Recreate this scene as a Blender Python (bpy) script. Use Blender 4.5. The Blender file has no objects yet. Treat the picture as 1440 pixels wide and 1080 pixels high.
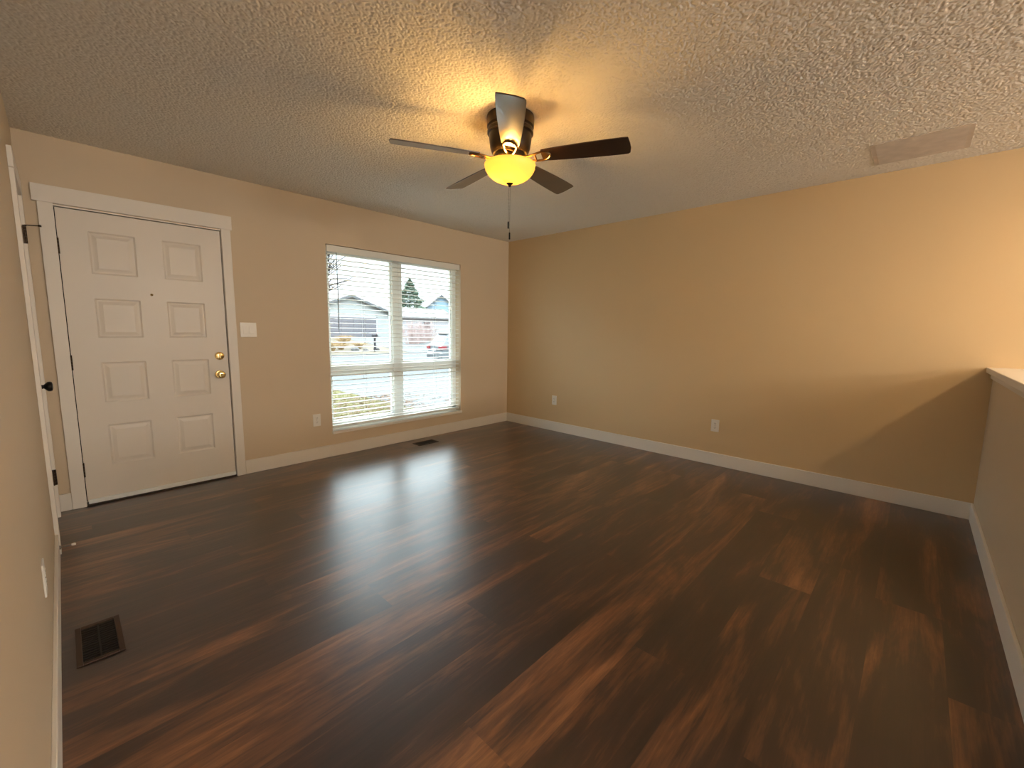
import bpy, bmesh, math, random
from mathutils import Vector, Matrix
PI = math.pi
R = math.radians
scn = bpy.context.scene
C = scn.collection

# ------------------------------------------------------------------ camera, sky, exposure
cam_d = bpy.data.cameras.new('camera')
cam_d.sensor_fit = 'HORIZONTAL'
cam_d.sensor_width = 36.0
cam_d.lens = 599.76 / 1440 * 36
cam_d.clip_start = 0.01
cam_d.clip_end = 500
cam = bpy.data.objects.new('camera', cam_d)
C.objects.link(cam)
_p, _y, _r = 0.1241, 0.8133, 0.0134
_f = Vector((math.sin(_y)*math.cos(_p), math.cos(_y)*math.cos(_p), -math.sin(_p)))
_ri = Vector((math.cos(_y), -math.sin(_y), 0))
_up = _ri.cross(_f)
_r2 = _ri*math.cos(_r) + _up*math.sin(_r)
_u2 = -_ri*math.sin(_r) + _up*math.cos(_r)
m = Matrix((( _r2.x, _u2.x, -_f.x), (_r2.y, _u2.y, -_f.y), (_r2.z, _u2.z, -_f.z))).to_4x4()
m.translation = Vector((-4.2503, -4.1145, 1.2583))
cam.matrix_world = m
scn.camera = cam

SKY = 2.5
w = bpy.data.worlds.new('overcast_sky')
scn.world = w
w.use_nodes = True
wn, wl = w.node_tree.nodes, w.node_tree.links
bg = wn['Background']
tc = wn.new('ShaderNodeTexCoord')
sx = wn.new('ShaderNodeSeparateXYZ')
rp = wn.new('ShaderNodeValToRGB')
# overcast: hazy and darker at the horizon, brighter higher up
for i_, (pos, f_) in enumerate(((0.5, .42), (.59, .45), (.66, 2.9), (1.0, 1.5))):
    e_ = rp.color_ramp.elements[i_] if i_ < 2 else rp.color_ramp.elements.new(pos)
    e_.position = pos
    e_.color = (f_*.98, f_*1.13, f_*1.22, 1)
zz = wn.new('ShaderNodeMapRange')
zz.inputs[1].default_value = -1.0
wl.new(tc.outputs['Generated'], sx.inputs[0])
wl.new(sx.outputs['Z'], zz.inputs[0])
wl.new(zz.outputs[0], rp.inputs[0])
wl.new(rp.outputs[0], bg.inputs['Color'])
bg.inputs['Strength'].default_value = SKY

vs = scn.view_settings
scn.display_settings.display_device = 'sRGB'
vs.view_transform = 'Standard'
vs.look = 'None'
vs.exposure = 0.90
vs.gamma = 1.0
vs.use_curve_mapping = False

WARM = (1.0, 0.56, 0.16)
FAN_W = 38.0        # both bulbs in the ceiling fan's bowl
STAIR_W = 21.0      # ceiling lamp over the stairwell behind the half wall
DINING_W = 74.0     # pendant in the room behind, shared by the two added fill lamps

# ------------------------------------------------------------------ helpers
def S(r, g, b):
    f = lambda c: (c/255/12.92) if c/255 <= .04045 else ((c/255+.055)/1.055)**2.4
    return (f(r), f(g), f(b), 1)

def mat(name, col, rough=.5, metal=0.0, bump=None, spec=.5, coat=0.0, vary=None):
    mt = bpy.data.materials.new(name)
    mt.use_nodes = True
    n, l = mt.node_tree.nodes, mt.node_tree.links
    b = n['Principled BSDF']
    b.inputs['Base Color'].default_value = col
    b.inputs['Roughness'].default_value = rough
    b.inputs['Metallic'].default_value = metal
    b.inputs['Specular IOR Level'].default_value = spec
    b.inputs['Coat Weight'].default_value = coat
    tcn = n.new('ShaderNodeTexCoord')
    if bump:
        sc, st, dist = bump
        nz = n.new('ShaderNodeTexNoise')
        nz.inputs['Scale'].default_value = sc
        nz.inputs['Detail'].default_value = 3
        l.new(tcn.outputs['Object'], nz.inputs['Vector'])
        bp = n.new('ShaderNodeBump')
        bp.inputs['Strength'].default_value = st
        bp.inputs['Distance'].default_value = dist
        l.new(nz.outputs['Fac'], bp.inputs['Height'])
        l.new(bp.outputs[0], b.inputs['Normal'])
    if vary:
        sc, amt = vary
        nz = n.new('ShaderNodeTexNoise')
        nz.inputs['Scale'].default_value = sc
        nz.inputs['Detail'].default_value = 5
        l.new(tcn.outputs['Object'], nz.inputs['Vector'])
        mr = n.new('ShaderNodeMapRange')
        mr.inputs[1].default_value = .3; mr.inputs[2].default_value = .7
        mr.inputs[3].default_value = 1-amt; mr.inputs[4].default_value = 1+amt
        l.new(nz.outputs['Fac'], mr.inputs[0])
        mx = n.new('ShaderNodeVectorMath'); mx.operation = 'SCALE'
        mx.inputs[0].default_value = col[:3]
        l.new(mr.outputs[0], mx.inputs['Scale'])
        l.new(mx.outputs[0], b.inputs['Base Color'])
    return mt

class MB:
    """collects shapes into one mesh"""
    def __init__(s):
        s.bm = bmesh.new()
    def quad(s, *pts):
        vs_ = [s.bm.verts.new(p) for p in pts]
        return s.bm.faces.new(vs_)
    def box(s, x0, x1, y0, y1, z0, z1, M=None):
        P = [(x0,y0,z0),(x1,y0,z0),(x1,y1,z0),(x0,y1,z0),(x0,y0,z1),(x1,y0,z1),(x1,y1,z1),(x0,y1,z1)]
        if M: P = [M @ Vector(p) for p in P]
        v = [s.bm.verts.new(p) for p in P]
        for f in ((0,3,2,1),(4,5,6,7),(0,1,5,4),(1,2,6,5),(2,3,7,6),(3,0,4,7)):
            s.bm.faces.new([v[i] for i in f])
        return s
    def prism(s, poly, a, b, axis='y', M=None):
        """poly in the two other axes, extruded a..b along axis"""
        def mk(u, v, t):
            p = {'y': (u, t, v), 'x': (t, u, v), 'z': (u, v, t)}[axis]
            return M @ Vector(p) if M else p
        A = [s.bm.verts.new(mk(u, v, a)) for u, v in poly]
        B = [s.bm.verts.new(mk(u, v, b)) for u, v in poly]
        n = len(poly)
        s.bm.faces.new(A); s.bm.faces.new(B[::-1])
        for i in range(n):
            s.bm.faces.new((A[i], B[i], B[(i+1) % n], A[(i+1) % n]))
        return s
    def lathe(s, prof, M=None, n=40, cap=True):
        """prof: (r, z) list, revolved about z"""
        rings = []
        for r, z in prof:
            ring = []
            for i in range(n):
                a = 2*PI*i/n
                p = Vector((r*math.cos(a), r*math.sin(a), z))
                ring.append(s.bm.verts.new(M @ p if M else p))
            rings.append(ring)
        for a, b in zip(rings, rings[1:]):
            for i in range(n):
                s.bm.faces.new((a[i], a[(i+1) % n], b[(i+1) % n], b[i]))
        if cap:
            for ring in (rings[0], rings[-1]):
                try: s.bm.faces.new(ring)
                except ValueError: pass
        return s
    def tube(s, pts, r, n=8, r1=None):
        pts = [Vector(p) for p in pts]
        rings = []
        for i, p in enumerate(pts):
            t = (pts[min(i+1, len(pts)-1)] - pts[max(i-1, 0)]).normalized()
            u = t.orthogonal().normalized() if abs(t.z) > .999 else t.cross(Vector((0,0,1))).normalized()
            v = t.cross(u)
            k = i/(len(pts)-1)
            rr = r if r1 is None else r*(1-k)+r1*k
            rings.append([s.bm.verts.new(p + (u*math.cos(2*PI*j/n) + v*math.sin(2*PI*j/n))*rr) for j in range(n)])
        for a, b in zip(rings, rings[1:]):
            for j in range(n):
                s.bm.faces.new((a[j], a[(j+1) % n], b[(j+1) % n], b[j]))
        s.bm.faces.new(rings[0][::-1]); s.bm.faces.new(rings[-1])
        return s
    def build(s, name, m, parent=None, smooth=False, bevel=0, seg=2, angle=40, sharp=True):
        bmesh.ops.recalc_face_normals(s.bm, faces=s.bm.faces)
        me = bpy.data.meshes.new(name)
        s.bm.to_mesh(me); s.bm.free()
        o = bpy.data.objects.new(name, me)
        C.objects.link(o)
        if m: me.materials.append(m)
        if smooth:
            me.shade_smooth()
            if sharp:
                me.set_sharp_from_angle(angle=R(angle))
        if parent: o.parent = parent
        if bevel:
            md = o.modifiers.new('edge', 'BEVEL')
            md.width = bevel; md.segments = seg; md.limit_method = 'ANGLE'; md.angle_limit = R(40)
        return o

def empty(name, loc=(0,0,0), rz=0):
    o = bpy.data.objects.new(name, None)
    C.objects.link(o)
    o.location = loc; o.rotation_euler = (0, 0, rz)
    o.empty_display_size = .1
    return o
def tag(o, label, cat, group=None, kind=None):
    o['label'] = label; o['category'] = cat
    if group: o['group'] = group
    if kind: o['kind'] = kind
    return o
def struct(o):
    o['kind'] = 'structure'
    return o
def copy_tree(o, parent=None):
    c = o.copy(); C.objects.link(c); c.parent = parent
    for ch in o.children:
        copy_tree(ch, c)
    return c

# ------------------------------------------------------------------ materials
WALL = mat('taupe_wall_paint', S(212, 194, 168), .55, bump=(140, .12, .004), spec=.35)
ACCENT = mat('golden_tan_wall_paint', S(214, 187, 146), .55, bump=(140, .12, .004), spec=.35)
TRIM = mat('white_trim_paint', S(231, 225, 216), .42, bump=(60, .03, .002))
DOORW = mat('white_door_paint', S(224, 216, 205), .38)
VINYL = mat('white_vinyl', S(232, 236, 234), .35)
SLAT = mat('white_blind_slat', S(236, 236, 230), .4)
PLATE = mat('white_plastic_plate', S(236, 232, 224), .3)
SLOT = mat('dark_slot', S(30, 26, 22), .6)
BRASS = mat('polished_brass', S(228, 202, 142), .16, 1.0)
BRONZE = mat('dark_oil_bronze', S(58, 44, 32), .38, .85)
BLACKM = mat('black_metal', S(18, 17, 17), .35, .5)
FANB = mat('fan_bronze', S(44, 37, 31), .34, .7)
IRONB = mat('fan_bracket_bronze', S(120, 88, 52), .3, .9)
GAP = mat('dark_gap', S(22, 16, 12), .9)
REG = mat('brown_register_metal', S(66, 46, 34), .45, .4)
STEEL = mat('spring_steel', S(150, 145, 138), .3, 1.0)
RUBBER = mat('white_rubber', S(225, 220, 210), .6)

def ceiling_mat():
    mt = bpy.data.materials.new('popcorn_ceiling')
    mt.use_nodes = True
    n, l = mt.node_tree.nodes, mt.node_tree.links
    b = n['Principled BSDF']
    b.inputs['Roughness'].default_value = .9
    b.inputs['Specular IOR Level'].default_value = .15
    b.inputs['Base Color'].default_value = S(238, 234, 226)
    return mt
CEIL = ceiling_mat()

def floor_mat():
    mt = bpy.data.materials.new('dark_walnut_vinyl_plank')
    mt.use_nodes = True
    n, l = mt.node_tree.nodes, mt.node_tree.links
    b = n['Principled BSDF']
    a = n.new('ShaderNodeAttribute'); a.attribute_name = 'plank'; a.attribute_type = 'GEOMETRY'   # r = tone, g,b = grain offsets
    sp = n.new('ShaderNodeSeparateColor'); l.new(a.outputs['Color'], sp.inputs[0])
    t = n.new('ShaderNodeTexCoord')
    off = n.new('ShaderNodeCombineXYZ')
    m1 = n.new('ShaderNodeMath'); m1.operation = 'MULTIPLY'; m1.inputs[1].default_value = 37
    m2 = n.new('ShaderNodeMath'); m2.operation = 'MULTIPLY'; m2.inputs[1].default_value = 53
    l.new(sp.outputs[1], m1.inputs[0]); l.new(sp.outputs[2], m2.inputs[0])
    l.new(m1.outputs[0], off.inputs[0]); l.new(m2.outputs[0], off.inputs[1])
    add = n.new('ShaderNodeVectorMath'); add.operation = 'ADD'
    l.new(t.outputs['Object'], add.inputs[0]); l.new(off.outputs[0], add.inputs[1])
    def noise(scale, vec, detail=4, rough=.6, dist=0):
        mp = n.new('ShaderNodeMapping'); mp.inputs['Scale'].default_value = vec
        l.new(add.outputs[0], mp.inputs[0])
        z = n.new('ShaderNodeTexNoise'); z.inputs['Scale'].default_value = scale
        z.inputs['Detail'].default_value = detail; z.inputs['Roughness'].default_value = rough
        z.inputs['Distortion'].default_value = dist
        l.new(mp.outputs[0], z.inputs['Vector'])
        return z.outputs['Fac']
    blotch = noise(1.0, (1.0, 5.0, 1), 5, .6, .7)
    grain = noise(1.0, (2.5, 38, 1), 5, .65, .3)
    fine = noise(1.0, (14, 160, 1), 3, .6)
    def math_(op, x, y):
        k = n.new('ShaderNodeMath'); k.operation = op
        for i, q in enumerate((x, y)):
            if isinstance(q, (int, float)): k.inputs[i].default_value = q
            else: l.new(q, k.inputs[i])
        return k.outputs[0]
    f = math_('MULTIPLY', math_('SUBTRACT', blotch, .5), 2.4)
    f = math_('ADD', f, math_('MULTIPLY', math_('SUBTRACT', grain, .5), 1.0))
    f = math_('ADD', f, math_('MULTIPLY', math_('SUBTRACT', fine, .5), .25))
    f = math_('ADD', f, sp.outputs[0])
    rp = n.new('ShaderNodeValToRGB')
    e = rp.color_ramp.elements
    e[0].position = 0.05; e[0].color = S(45, 27, 21)
    e[1].position = 1.0; e[1].color = S(160, 110, 72)
    x = e.new(.38); x.color = S(63, 39, 29)
    x = e.new(.68); x.color = S(112, 73, 47)
    l.new(f, rp.inputs[0])
    l.new(rp.outputs[0], b.inputs['Base Color'])
    rr = n.new('ShaderNodeMapRange'); rr.inputs[3].default_value = .26; rr.inputs[4].default_value = .38
    l.new(grain, rr.inputs[0]); l.new(rr.outputs[0], b.inputs['Roughness'])
    b.inputs['Specular IOR Level'].default_value = .5
    b.inputs['Coat Weight'].default_value = .75
    b.inputs['Coat Roughness'].default_value = .36
    bp = n.new('ShaderNodeBump'); bp.inputs['Strength'].default_value = .4; bp.inputs['Distance'].default_value = .0015
    l.new(grain, bp.inputs['Height']); l.new(bp.outputs[0], b.inputs['Normal']); l.new(bp.outputs[0], b.inputs['Coat Normal'])
    return mt
FLOOR = floor_mat()

def glass_mat():
    mt = bpy.data.materials.new('window_glass')
    mt.use_nodes = True
    n, l = mt.node_tree.nodes, mt.node_tree.links
    n.remove(n['Principled BSDF'])
    tr = n.new('ShaderNodeBsdfTransparent'); tr.inputs[0].default_value = (.975, .99, .985, 1)
    gl = n.new('ShaderNodeBsdfGlossy'); gl.inputs['Roughness'].default_value = .02
    
    mx = n.new('ShaderNodeMixShader')
    mx.inputs[0].default_value = .04; l.new(tr.outputs[0], mx.inputs[1]); l.new(gl.outputs[0], mx.inputs[2])
    l.new(mx.outputs[0], n['Material Output'].inputs[0])
    return mt
GLASS = glass_mat()

def bowl_mat():
    mt = bpy.data.materials.new('frosted_amber_glass')
    mt.use_nodes = True
    n, l = mt.node_tree.nodes, mt.node_tree.links
    b = n['Principled BSDF']
    b.inputs['Base Color'].default_value = (.95, .72, .30, 1)
    b.inputs['Roughness'].default_value = .3
    tl = n.new('ShaderNodeBsdfTranslucent'); tl.inputs[0].default_value = (.06, .038, .010, 1)
    em = n.new('ShaderNodeEmission'); em.inputs[0].default_value = (1.0, .52, .07, 1); em.inputs[1].default_value = .2
    mx = n.new('ShaderNodeMixShader'); mx.inputs[0].default_value = .55
    ad = n.new('ShaderNodeAddShader')
    l.new(b.outputs[0], mx.inputs[1]); l.new(tl.outputs[0], mx.inputs[2])
    l.new(mx.outputs[0], ad.inputs[0]); l.new(em.outputs[0], ad.inputs[1])
    l.new(ad.outputs[0], n['Material Output'].inputs[0])
    return mt
BOWL = bowl_mat()

def emit(name, col, st):
    mt = bpy.data.materials.new(name); mt.use_nodes = True
    b = mt.node_tree.nodes['Principled BSDF']
    b.inputs['Base Color'].default_value = (1, .9, .7, 1)
    b.inputs['Emission Color'].default_value = (*col, 1)
    b.inputs['Emission Strength'].default_value = st
    return mt

# ------------------------------------------------------------------ room shell
XL, YB, H = -4.357, -9.6, 2.44
WIN = (-2.468, -0.836, .250, 2.046)      # x0,x1,z0,z1
DR = (-4.222, -3.294, 0.0, 2.026)
D2 = (-.722, -.128, 0.0, 2.02)           # closet door in the side wall (y0,y1,z0,z1)

def wall_grid(a0, a1, z0, z1, holes, t0, t1, axis):
    """wall along an axis with rectangular holes; t0 inner face, t1 outer face"""
    b = MB()
    As = sorted({a0, a1, *[h[0] for h in holes], *[h[1] for h in holes]})
    Zs = sorted({z0, z1, *[h[2] for h in holes], *[h[3] for h in holes]})
    P = (lambda a, t, z: (a, t, z)) if axis == 'x' else (lambda a, t, z: (t, a, z))
    solid = lambda i, j: 0 <= i < len(As)-1 and 0 <= j < len(Zs)-1 and not any(
        h[0]-1e-6 <= As[i] and As[i+1] <= h[1]+1e-6 and h[2]-1e-6 <= Zs[j] and Zs[j+1] <= h[3]+1e-6 for h in holes)
    for i in range(len(As)-1):
        for j in range(len(Zs)-1):
            if not solid(i, j): continue
            x0, x1, y0, y1 = As[i], As[i+1], Zs[j], Zs[j+1]
            for t in (t0, t1):
                b.quad(P(x0,t,y0), P(x1,t,y0), P(x1,t,y1), P(x0,t,y1))
            if not solid(i-1, j): b.quad(P(x0,t0,y0), P(x0,t1,y0), P(x0,t1,y1), P(x0,t0,y1))
            if not solid(i+1, j): b.quad(P(x1,t0,y0), P(x1,t1,y0), P(x1,t1,y1), P(x1,t0,y1))
            if not solid(i, j-1): b.quad(P(x0,t0,y0), P(x0,t1,y0), P(x1,t1,y0), P(x1,t0,y0))
            if not solid(i, j+1): b.quad(P(x0,t0,y1), P(x0,t1,y1), P(x1,t1,y1), P(x1,t0,y1))
    bmesh.ops.remove_doubles(b.bm, verts=b.bm.verts, dist=1e-5)
    return b

struct(wall_grid(XL-.12, .12, -.02, H+.1, [WIN, DR], 0, .16, 'x').build('wall_back', WALL))
struct(wall_grid(YB, -.0, -.02, H+.1, [D2], XL, XL-.12, 'y').build('wall_left', WALL))
struct(MB().box(0, .12, YB, 0, -.02, H+.1).build('wall_right', ACCENT))
struct(wall_grid(XL-.12, .12, -.02, H+.1, [(-3.7, -1.2, 0, 2.05)], YB, YB-.12, 'x').build('wall_front', WALL))
w2 = struct(empty('added_rear_window', (0, 0, 0)))  # unseen rear window, added to bring neutral daylight in from behind
b = MB()
for (a0, a1) in ((-3.7, -2.47), (-2.43, -1.2)):
    b.box(a0, a0+.06, YB-.09, YB-.04, 0, 2.05).box(a1-.06, a1, YB-.09, YB-.04, 0, 2.05).box(a0+.06, a1-.06, YB-.09, YB-.04, 0, .08).box(a0+.06, a1-.06, YB-.09, YB-.04, 1.98, 2.05)
b.build('window_frame', VINYL, w2)
for (a0, a1) in ((-3.64, -2.53), (-2.37, -1.26)):
    MB().box(a0, a1, YB-.068, YB-.063, .08, 1.98).build('pane', GLASS, w2)
import numpy as np
def popcorn_ceiling():
    """sprayed ceiling: a fine grid with real bumps a few millimetres deep over the near room, plain beyond"""
    st = .0032
    nx, ny = int(-XL/st), int(4.7/st)
    rg = np.random.default_rng(4)
    def blur(a, r):
        for ax in (0, 1):
            a = sum(np.roll(a, k_, ax) for k_ in range(-r, r+1))/(2*r+1)
        return a
    def nrm(a): return (a-a.mean())/a.std()
    fine = nrm(blur(rg.standard_normal((ny+1, nx+1)), 1))
    hgt = (np.clip(fine, -1.6, .5) + 1.6)/2.1
    ys = np.linspace(-4.7, 0, ny+1); xs_ = np.linspace(XL, 0, nx+1)
    gx, gy = np.meshgrid(xs_, ys)
    gz_ = H + .003 - hgt*POP
    co = np.stack([gx, gy, gz_], -1).reshape(-1, 3)
    extra = np.array([(XL, YB, H), (0, YB, H)])
    n0 = len(co)
    co = np.vstack([co, extra])
    i = np.arange(ny*nx); r_, c_ = i//nx, i % nx
    a = r_*(nx+1)+c_
    q = np.stack([a, a+nx+1, a+nx+2, a+1], -1)
    q = np.vstack([q, [[n0, 0, nx, n0+1]]]).astype(np.int32)
    me = bpy.data.meshes.new('ceiling')
    me.vertices.add(len(co)); me.vertices.foreach_set('co', co.astype(np.float32).ravel())
    me.loops.add(q.size); me.loops.foreach_set('vertex_index', q.ravel())
    me.polygons.add(len(q)); me.polygons.foreach_set('loop_start', np.arange(0, q.size, 4, dtype=np.int32))
    me.update(calc_edges=True)
    me.materials.append(CEIL)
    me.shade_smooth()
    o = bpy.data.objects.new('ceiling', me)
    C.objects.link(o)
    return struct(o)
POP = .0036
popcorn_ceiling()
struct(MB().box(XL-.12, .12, YB-.12, .16, H+.02, H+.12).build('trim_7', TRIM))

# floor: one mesh of planks, nine inches wide, laid along x
random.seed(11)
fb = MB()
lay = fb.bm.loops.layers.float_color.new('plank')
PW, Y0 = .2285, -4.08
ends = {5: [-1.25, -3.05], 3: [-.61, -3.45], 1: [-1.83, -3.62], 9: [-3.64, -1.82], 8: [-.60, -2.4], 6: [-2.35, -.55], 4: [-2.2], 7: [-3.3, -1.5], 2: [-.9, -2.75]}
tones = {(3, 1): .56, (1, 2): .50, (5, 1): .36, (3, 0): .30, (5, 2): .50, (1, 1): .34, (8, 1): .54, (6, 1): .46, (9, 1): .44, (2, 1): .24, (4, 0): .42, (4, 1): .34, (2, 0): .40, (2, 2): .3, (5, 0): .3}
k = -25
while Y0 + PW*k < 0:
    y0, y1 = max(Y0 + PW*k, YB), min(Y0 + PW*(k+1), 0)
    k += 1
    if y1 <= YB: continue
    kk = k - 1
    es = ends.get(kk)
    if es is None:
        s0 = -random.random()*1.5
        es = [s0, s0-1.52, s0-3.04]
    xs = [0.0] + sorted([e for e in es if XL+.1 < e < -.1], reverse=True) + [XL]
    for i in range(len(xs)-1):
        f = fb.quad((xs[i+1], y0, 0), (xs[i], y0, 0), (xs[i], y1, 0), (xs[i+1], y1, 0))
        tn = tones.get((kk, i), random.choice([.28, .32, .36, .40, .44, .48]))
        g, b_ = random.random(), random.random()
        for lp in f.loops: lp[lay] = (tn, g, b_, 1)
# thin dark joints between boards: a flat rim in the darkest tone
ret = bmesh.ops.inset_individual(fb.bm, faces=list(fb.bm.faces), thickness=.0012, depth=0)
fb_f = [f for f in fb.bm.faces]
for f in ret['faces']:
    for lp in f.loops: lp[lay] = (.0, .1, .1, 1)
fl = fb.build('floor', FLOOR); struct(fl)
struct(MB().box(XL-.12, .12, YB-.12, .16, -.12, -.022).build('trim_5', GAP))

# half wall with cap beside the stairwell
HX = -3.05
hw = struct(MB().box(HX, 0, -4.61, -4.497, 0, 1.022).build('wall_half', WALL))
hc = MB().box(HX-.03, 0, -4.645, -4.462, 1.022, 1.058)
struct(hc.build('trim_1', TRIM, bevel=.004))
struct(MB().box(HX-.012, 0, -4.497, -4.485, .985, 1.022).build('trim_2', TRIM, bevel=.003))

# baseboards
BH, BT = .118, .013
def bb(name, *parts):
    b = MB()
    for p in parts: b.box(*p)
    return struct(b.build(name, TRIM, bevel=.0025))
bb('baseboard_back', (-3.236, 0, -BT, 0, 0, BH), (XL, -4.284, -BT, 0, 0, BH))
bb('baseboard_right', (-BT, 0, -4.497, -BT, 0, BH), (-BT, 0, YB, -4.61, 0, BH))
bb('baseboard_left', (XL, XL+BT, YB, -.795, 0, BH))
bb('baseboard_half', (HX, -BT, -4.497, -4.497+BT, 0, BH))

# ------------------------------------------------------------------ front door (door_1)
d1 = struct(empty('door_1', (-3.76, 0, 0)))
def kid(o, parent):
    o.parent = parent
    o.matrix_parent_inverse = Matrix.Translation(-Vector(parent.location))
    return o
cas = MB()
cas.box(-4.283, -4.213, -.018, 0, 0, 2.03).box(-3.302, -3.238, -.018, 0, 0, 2.03)
cas.box(-4.304, -3.226, -.021, 0, 2.03, 2.136)
kid(cas.build('door_casing', TRIM, bevel=.002), d1)
jb = MB()
jb.box(-4.222, -4.212, 0, .16, .0, 2.026).box(-3.304, -3.294, 0, .16, 0, 2.026).box(-4.212, -3.304, 0, .16, 2.018, 2.026)
jb.box(-4.212, -4.200, .052, .09, 0, 2.018).box(-3.316, -3.304, .052, .09, 0, 2.018).box(-4.2, -3.316, .052, .09, 2.006, 2.018)
kid(jb.build('door_jamb', TRIM), d1)
SX0, SX1, SZ0, SZ1 = -4.2075, -3.3085, .034, 2.0125
cols = [(-4.066, -3.826), (-3.677, -3.441)]
rows = [(.268, .558), (.718, 1.002), (1.172, 1.440), (1.605, 1.885)]
sl = MB()
xs = sorted({SX0, SX1, *[c for q in cols for c in q]}); zs = sorted({SZ0, SZ1, *[c for q in rows for c in q]})
F = .004
for i in range(len(xs)-1):
    for j in range(len(zs)-1):
        a0, a1, b0, b1 = xs[i], xs[i+1], zs[j], zs[j+1]
        if (a0, a1) in cols and (b0, b1) in rows:
            prev = None
            for ins, dep in ((0, 0), (.010, .006), (.018, .006), (.040, .0015), (.044, .0015)):
                ring = [(a0+ins, F+dep, b0+ins), (a1-ins, F+dep, b0+ins), (a1-ins, F+dep, b1-ins), (a0+ins, F+dep, b1-ins)]
                if prev:
                    for q in range(4):
                        sl.quad(prev[q], prev[(q+1) % 4], ring[(q+1) % 4], ring[q])
                prev = ring
            sl.quad(*prev)
        else:
            sl.quad((a0, F, b0), (a1, F, b0), (a1, F, b1), (a0, F, b1))
T = .048
for (p0, p1) in (((SX0,SZ0),(SX1,SZ0)), ((SX1,SZ0),(SX1,SZ1)), ((SX1,SZ1),(SX0,SZ1)), ((SX0,SZ1),(SX0,SZ0))):
    sl.quad((p0[0],F,p0[1]), (p1[0],F,p1[1]), (p1[0],T,p1[1]), (p0[0],T,p0[1]))
sl.quad((SX0,T,SZ0), (SX1,T,SZ0), (SX1,T,SZ1), (SX0,T,SZ1))
bmesh.ops.remove_doubles(sl.bm, verts=sl.bm.verts, dist=1e-5)
kid(sl.build('door_slab', DOORW), d1)
kid(MB().box(SX0+.004, SX1-.002, -.010, .004, .013, .043).build('door_sweep', VINYL, bevel=.003), d1)
kid(MB().box(-4.212, -3.304, -.004, .16, 0, .012).build('threshold', mat('dark_aluminium', S(70, 62, 54), .4, .8), bevel=.003), d1)  # dark band between the sweep and the floor
kid(MB().box(-4.2125, -3.3035, .0495, .0515, .018, 2.018).build('gap_backing', GAP), d1)  # dark sheet across the slab's back, makes the gaps around it dark
def hinge(y_or_x, z, parent, side=False):
    b = MB()
    for q in range(5):
        z0 = z-.05+q*.0203
        if side: M_ = Matrix.Translation((XL+.014, y_or_x, z0))
        else: M_ = Matrix.Translation((y_or_x, -.0055, z0))
        b.lathe([(.0001, 0), (.0068, 0), (.0068, .0188), (.0001, .0188)], M_, 12, cap=False)
    if side:
        b.box(XL+.0005, XL+.010, y_or_x-.018, y_or_x+.012, z-.05, z+.05)
    else:
        b.box(y_or_x-.009, y_or_x+.006, -.004, .003, z-.05, z+.05)
    return kid(b.build('hinge', BRONZE, smooth=True), parent)
for z in (1.768, 1.006, .260): hinge(-4.2105, z, d1)
def knob_y(x, z, parent):
    M_ = Matrix.Translation((x, F, z)) @ Matrix.Rotation(R(90), 4, 'X')
    b = MB().lathe([(.0001, 0), (.034, 0), (.034, .005), (.030, .010), (.015, .013), (.012, .026), (.017, .034), (.027, .044), (.0295, .054), (.026, .063), (.016, .067), (.006, .0665), (.0001, .0665)], M_, 32, cap=False)
    return kid(b.build('door_knob', BRASS, smooth=True), parent)
knob_y(-3.373, .874, d1)
M_ = Matrix.Translation((-3.3675, F, 1.024)) @ Matrix.Rotation(R(90), 4, 'X')
db = MB().lathe([(.0001, 0), (.033, 0), (.033, .006), (.029, .013), (.020, .016), (.0001, .017)], M_, 32, cap=False)
db.box(-.005, .005, -.017, .017, .016, .030, M_)
kid(db.build('deadbolt', BRASS, smooth=True), d1)
M_ = Matrix.Translation((-3.76, F, 1.485)) @ Matrix.Rotation(R(90), 4, 'X')
kid(MB().lathe([(.0001, 0), (.0085, 0), (.0085, .003), (.005, .0045), (.0001, .003)], M_, 20, cap=False).build('peephole', BRASS, smooth=True), d1)

# ------------------------------------------------------------------ closet door in the side wall (door_2)
d2 = struct(empty('door_2', (XL, -.425, 0)))
c2 = MB()
c2.box(XL, XL+.018, -.128+.004, -.128+.066, 0, 2.025).box(XL, XL+.018, -.722-.070, -.722-.004, 0, 2.025)
c2.box(XL, XL+.019, -.722-.085, -.050, 2.025, 2.125)
kid(c2.build('door_casing', TRIM, bevel=.002), d2)
j2 = MB().box(XL-.12, XL, -.722, -.716, 0, 2.02).box(XL-.12, XL, -.134, -.128, 0, 2.02).box(XL-.12, XL, -.716, -.134, 2.014, 2.02)
kid(j2.build('door_jamb', TRIM), d2)
s2 = MB().box(XL-.037, XL-.002, -.7135, -.1365, .012, 2.011)
kid(s2.build('door_slab', DOORW, bevel=.002), d2)
for z in (1.795, .275): h2 = hinge(-.134, z, d2, True)
hs = MB().tube([(XL+.014, -.134, 1.853), (XL+.045, -.150, 1.853), (XL+.078, -.168, 1.853)], .0032, 8)
hs.lathe([(.0001, 0), (.007, 0), (.007, .01), (.0001, .01)], Matrix.Translation((XL+.078, -.168, 1.848)), 12, cap=False)
hs.lathe([(.0001, 0), (.009, 0), (.009, .006), (.0001, .006)], Matrix.Translation((XL+.014, -.134, 1.847)), 12, cap=False)
kid(hs.build('hinge_pin_stop', BRONZE, smooth=True), d2)
M_ = Matrix.Translation((XL-.002, -.645, .918)) @ Matrix.Rotation(R(90), 4, 'Y')
kb = MB().lathe([(.0001, 0), (.031, 0), (.031, .004), (.026, .008), (.013, .010), (.010, .026), (.018, .033), (.026, .041), (.0275, .050), (.024, .058), (.012, .062), (.0001, .062)], M_, 32, cap=False)
kid(kb.build('door_knob', BLACKM, smooth=True), d2)
struct(MB().box(XL-.9, XL-.88, -.9, .1, 0, 2.44).build('wall_closet', WALL))

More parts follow.
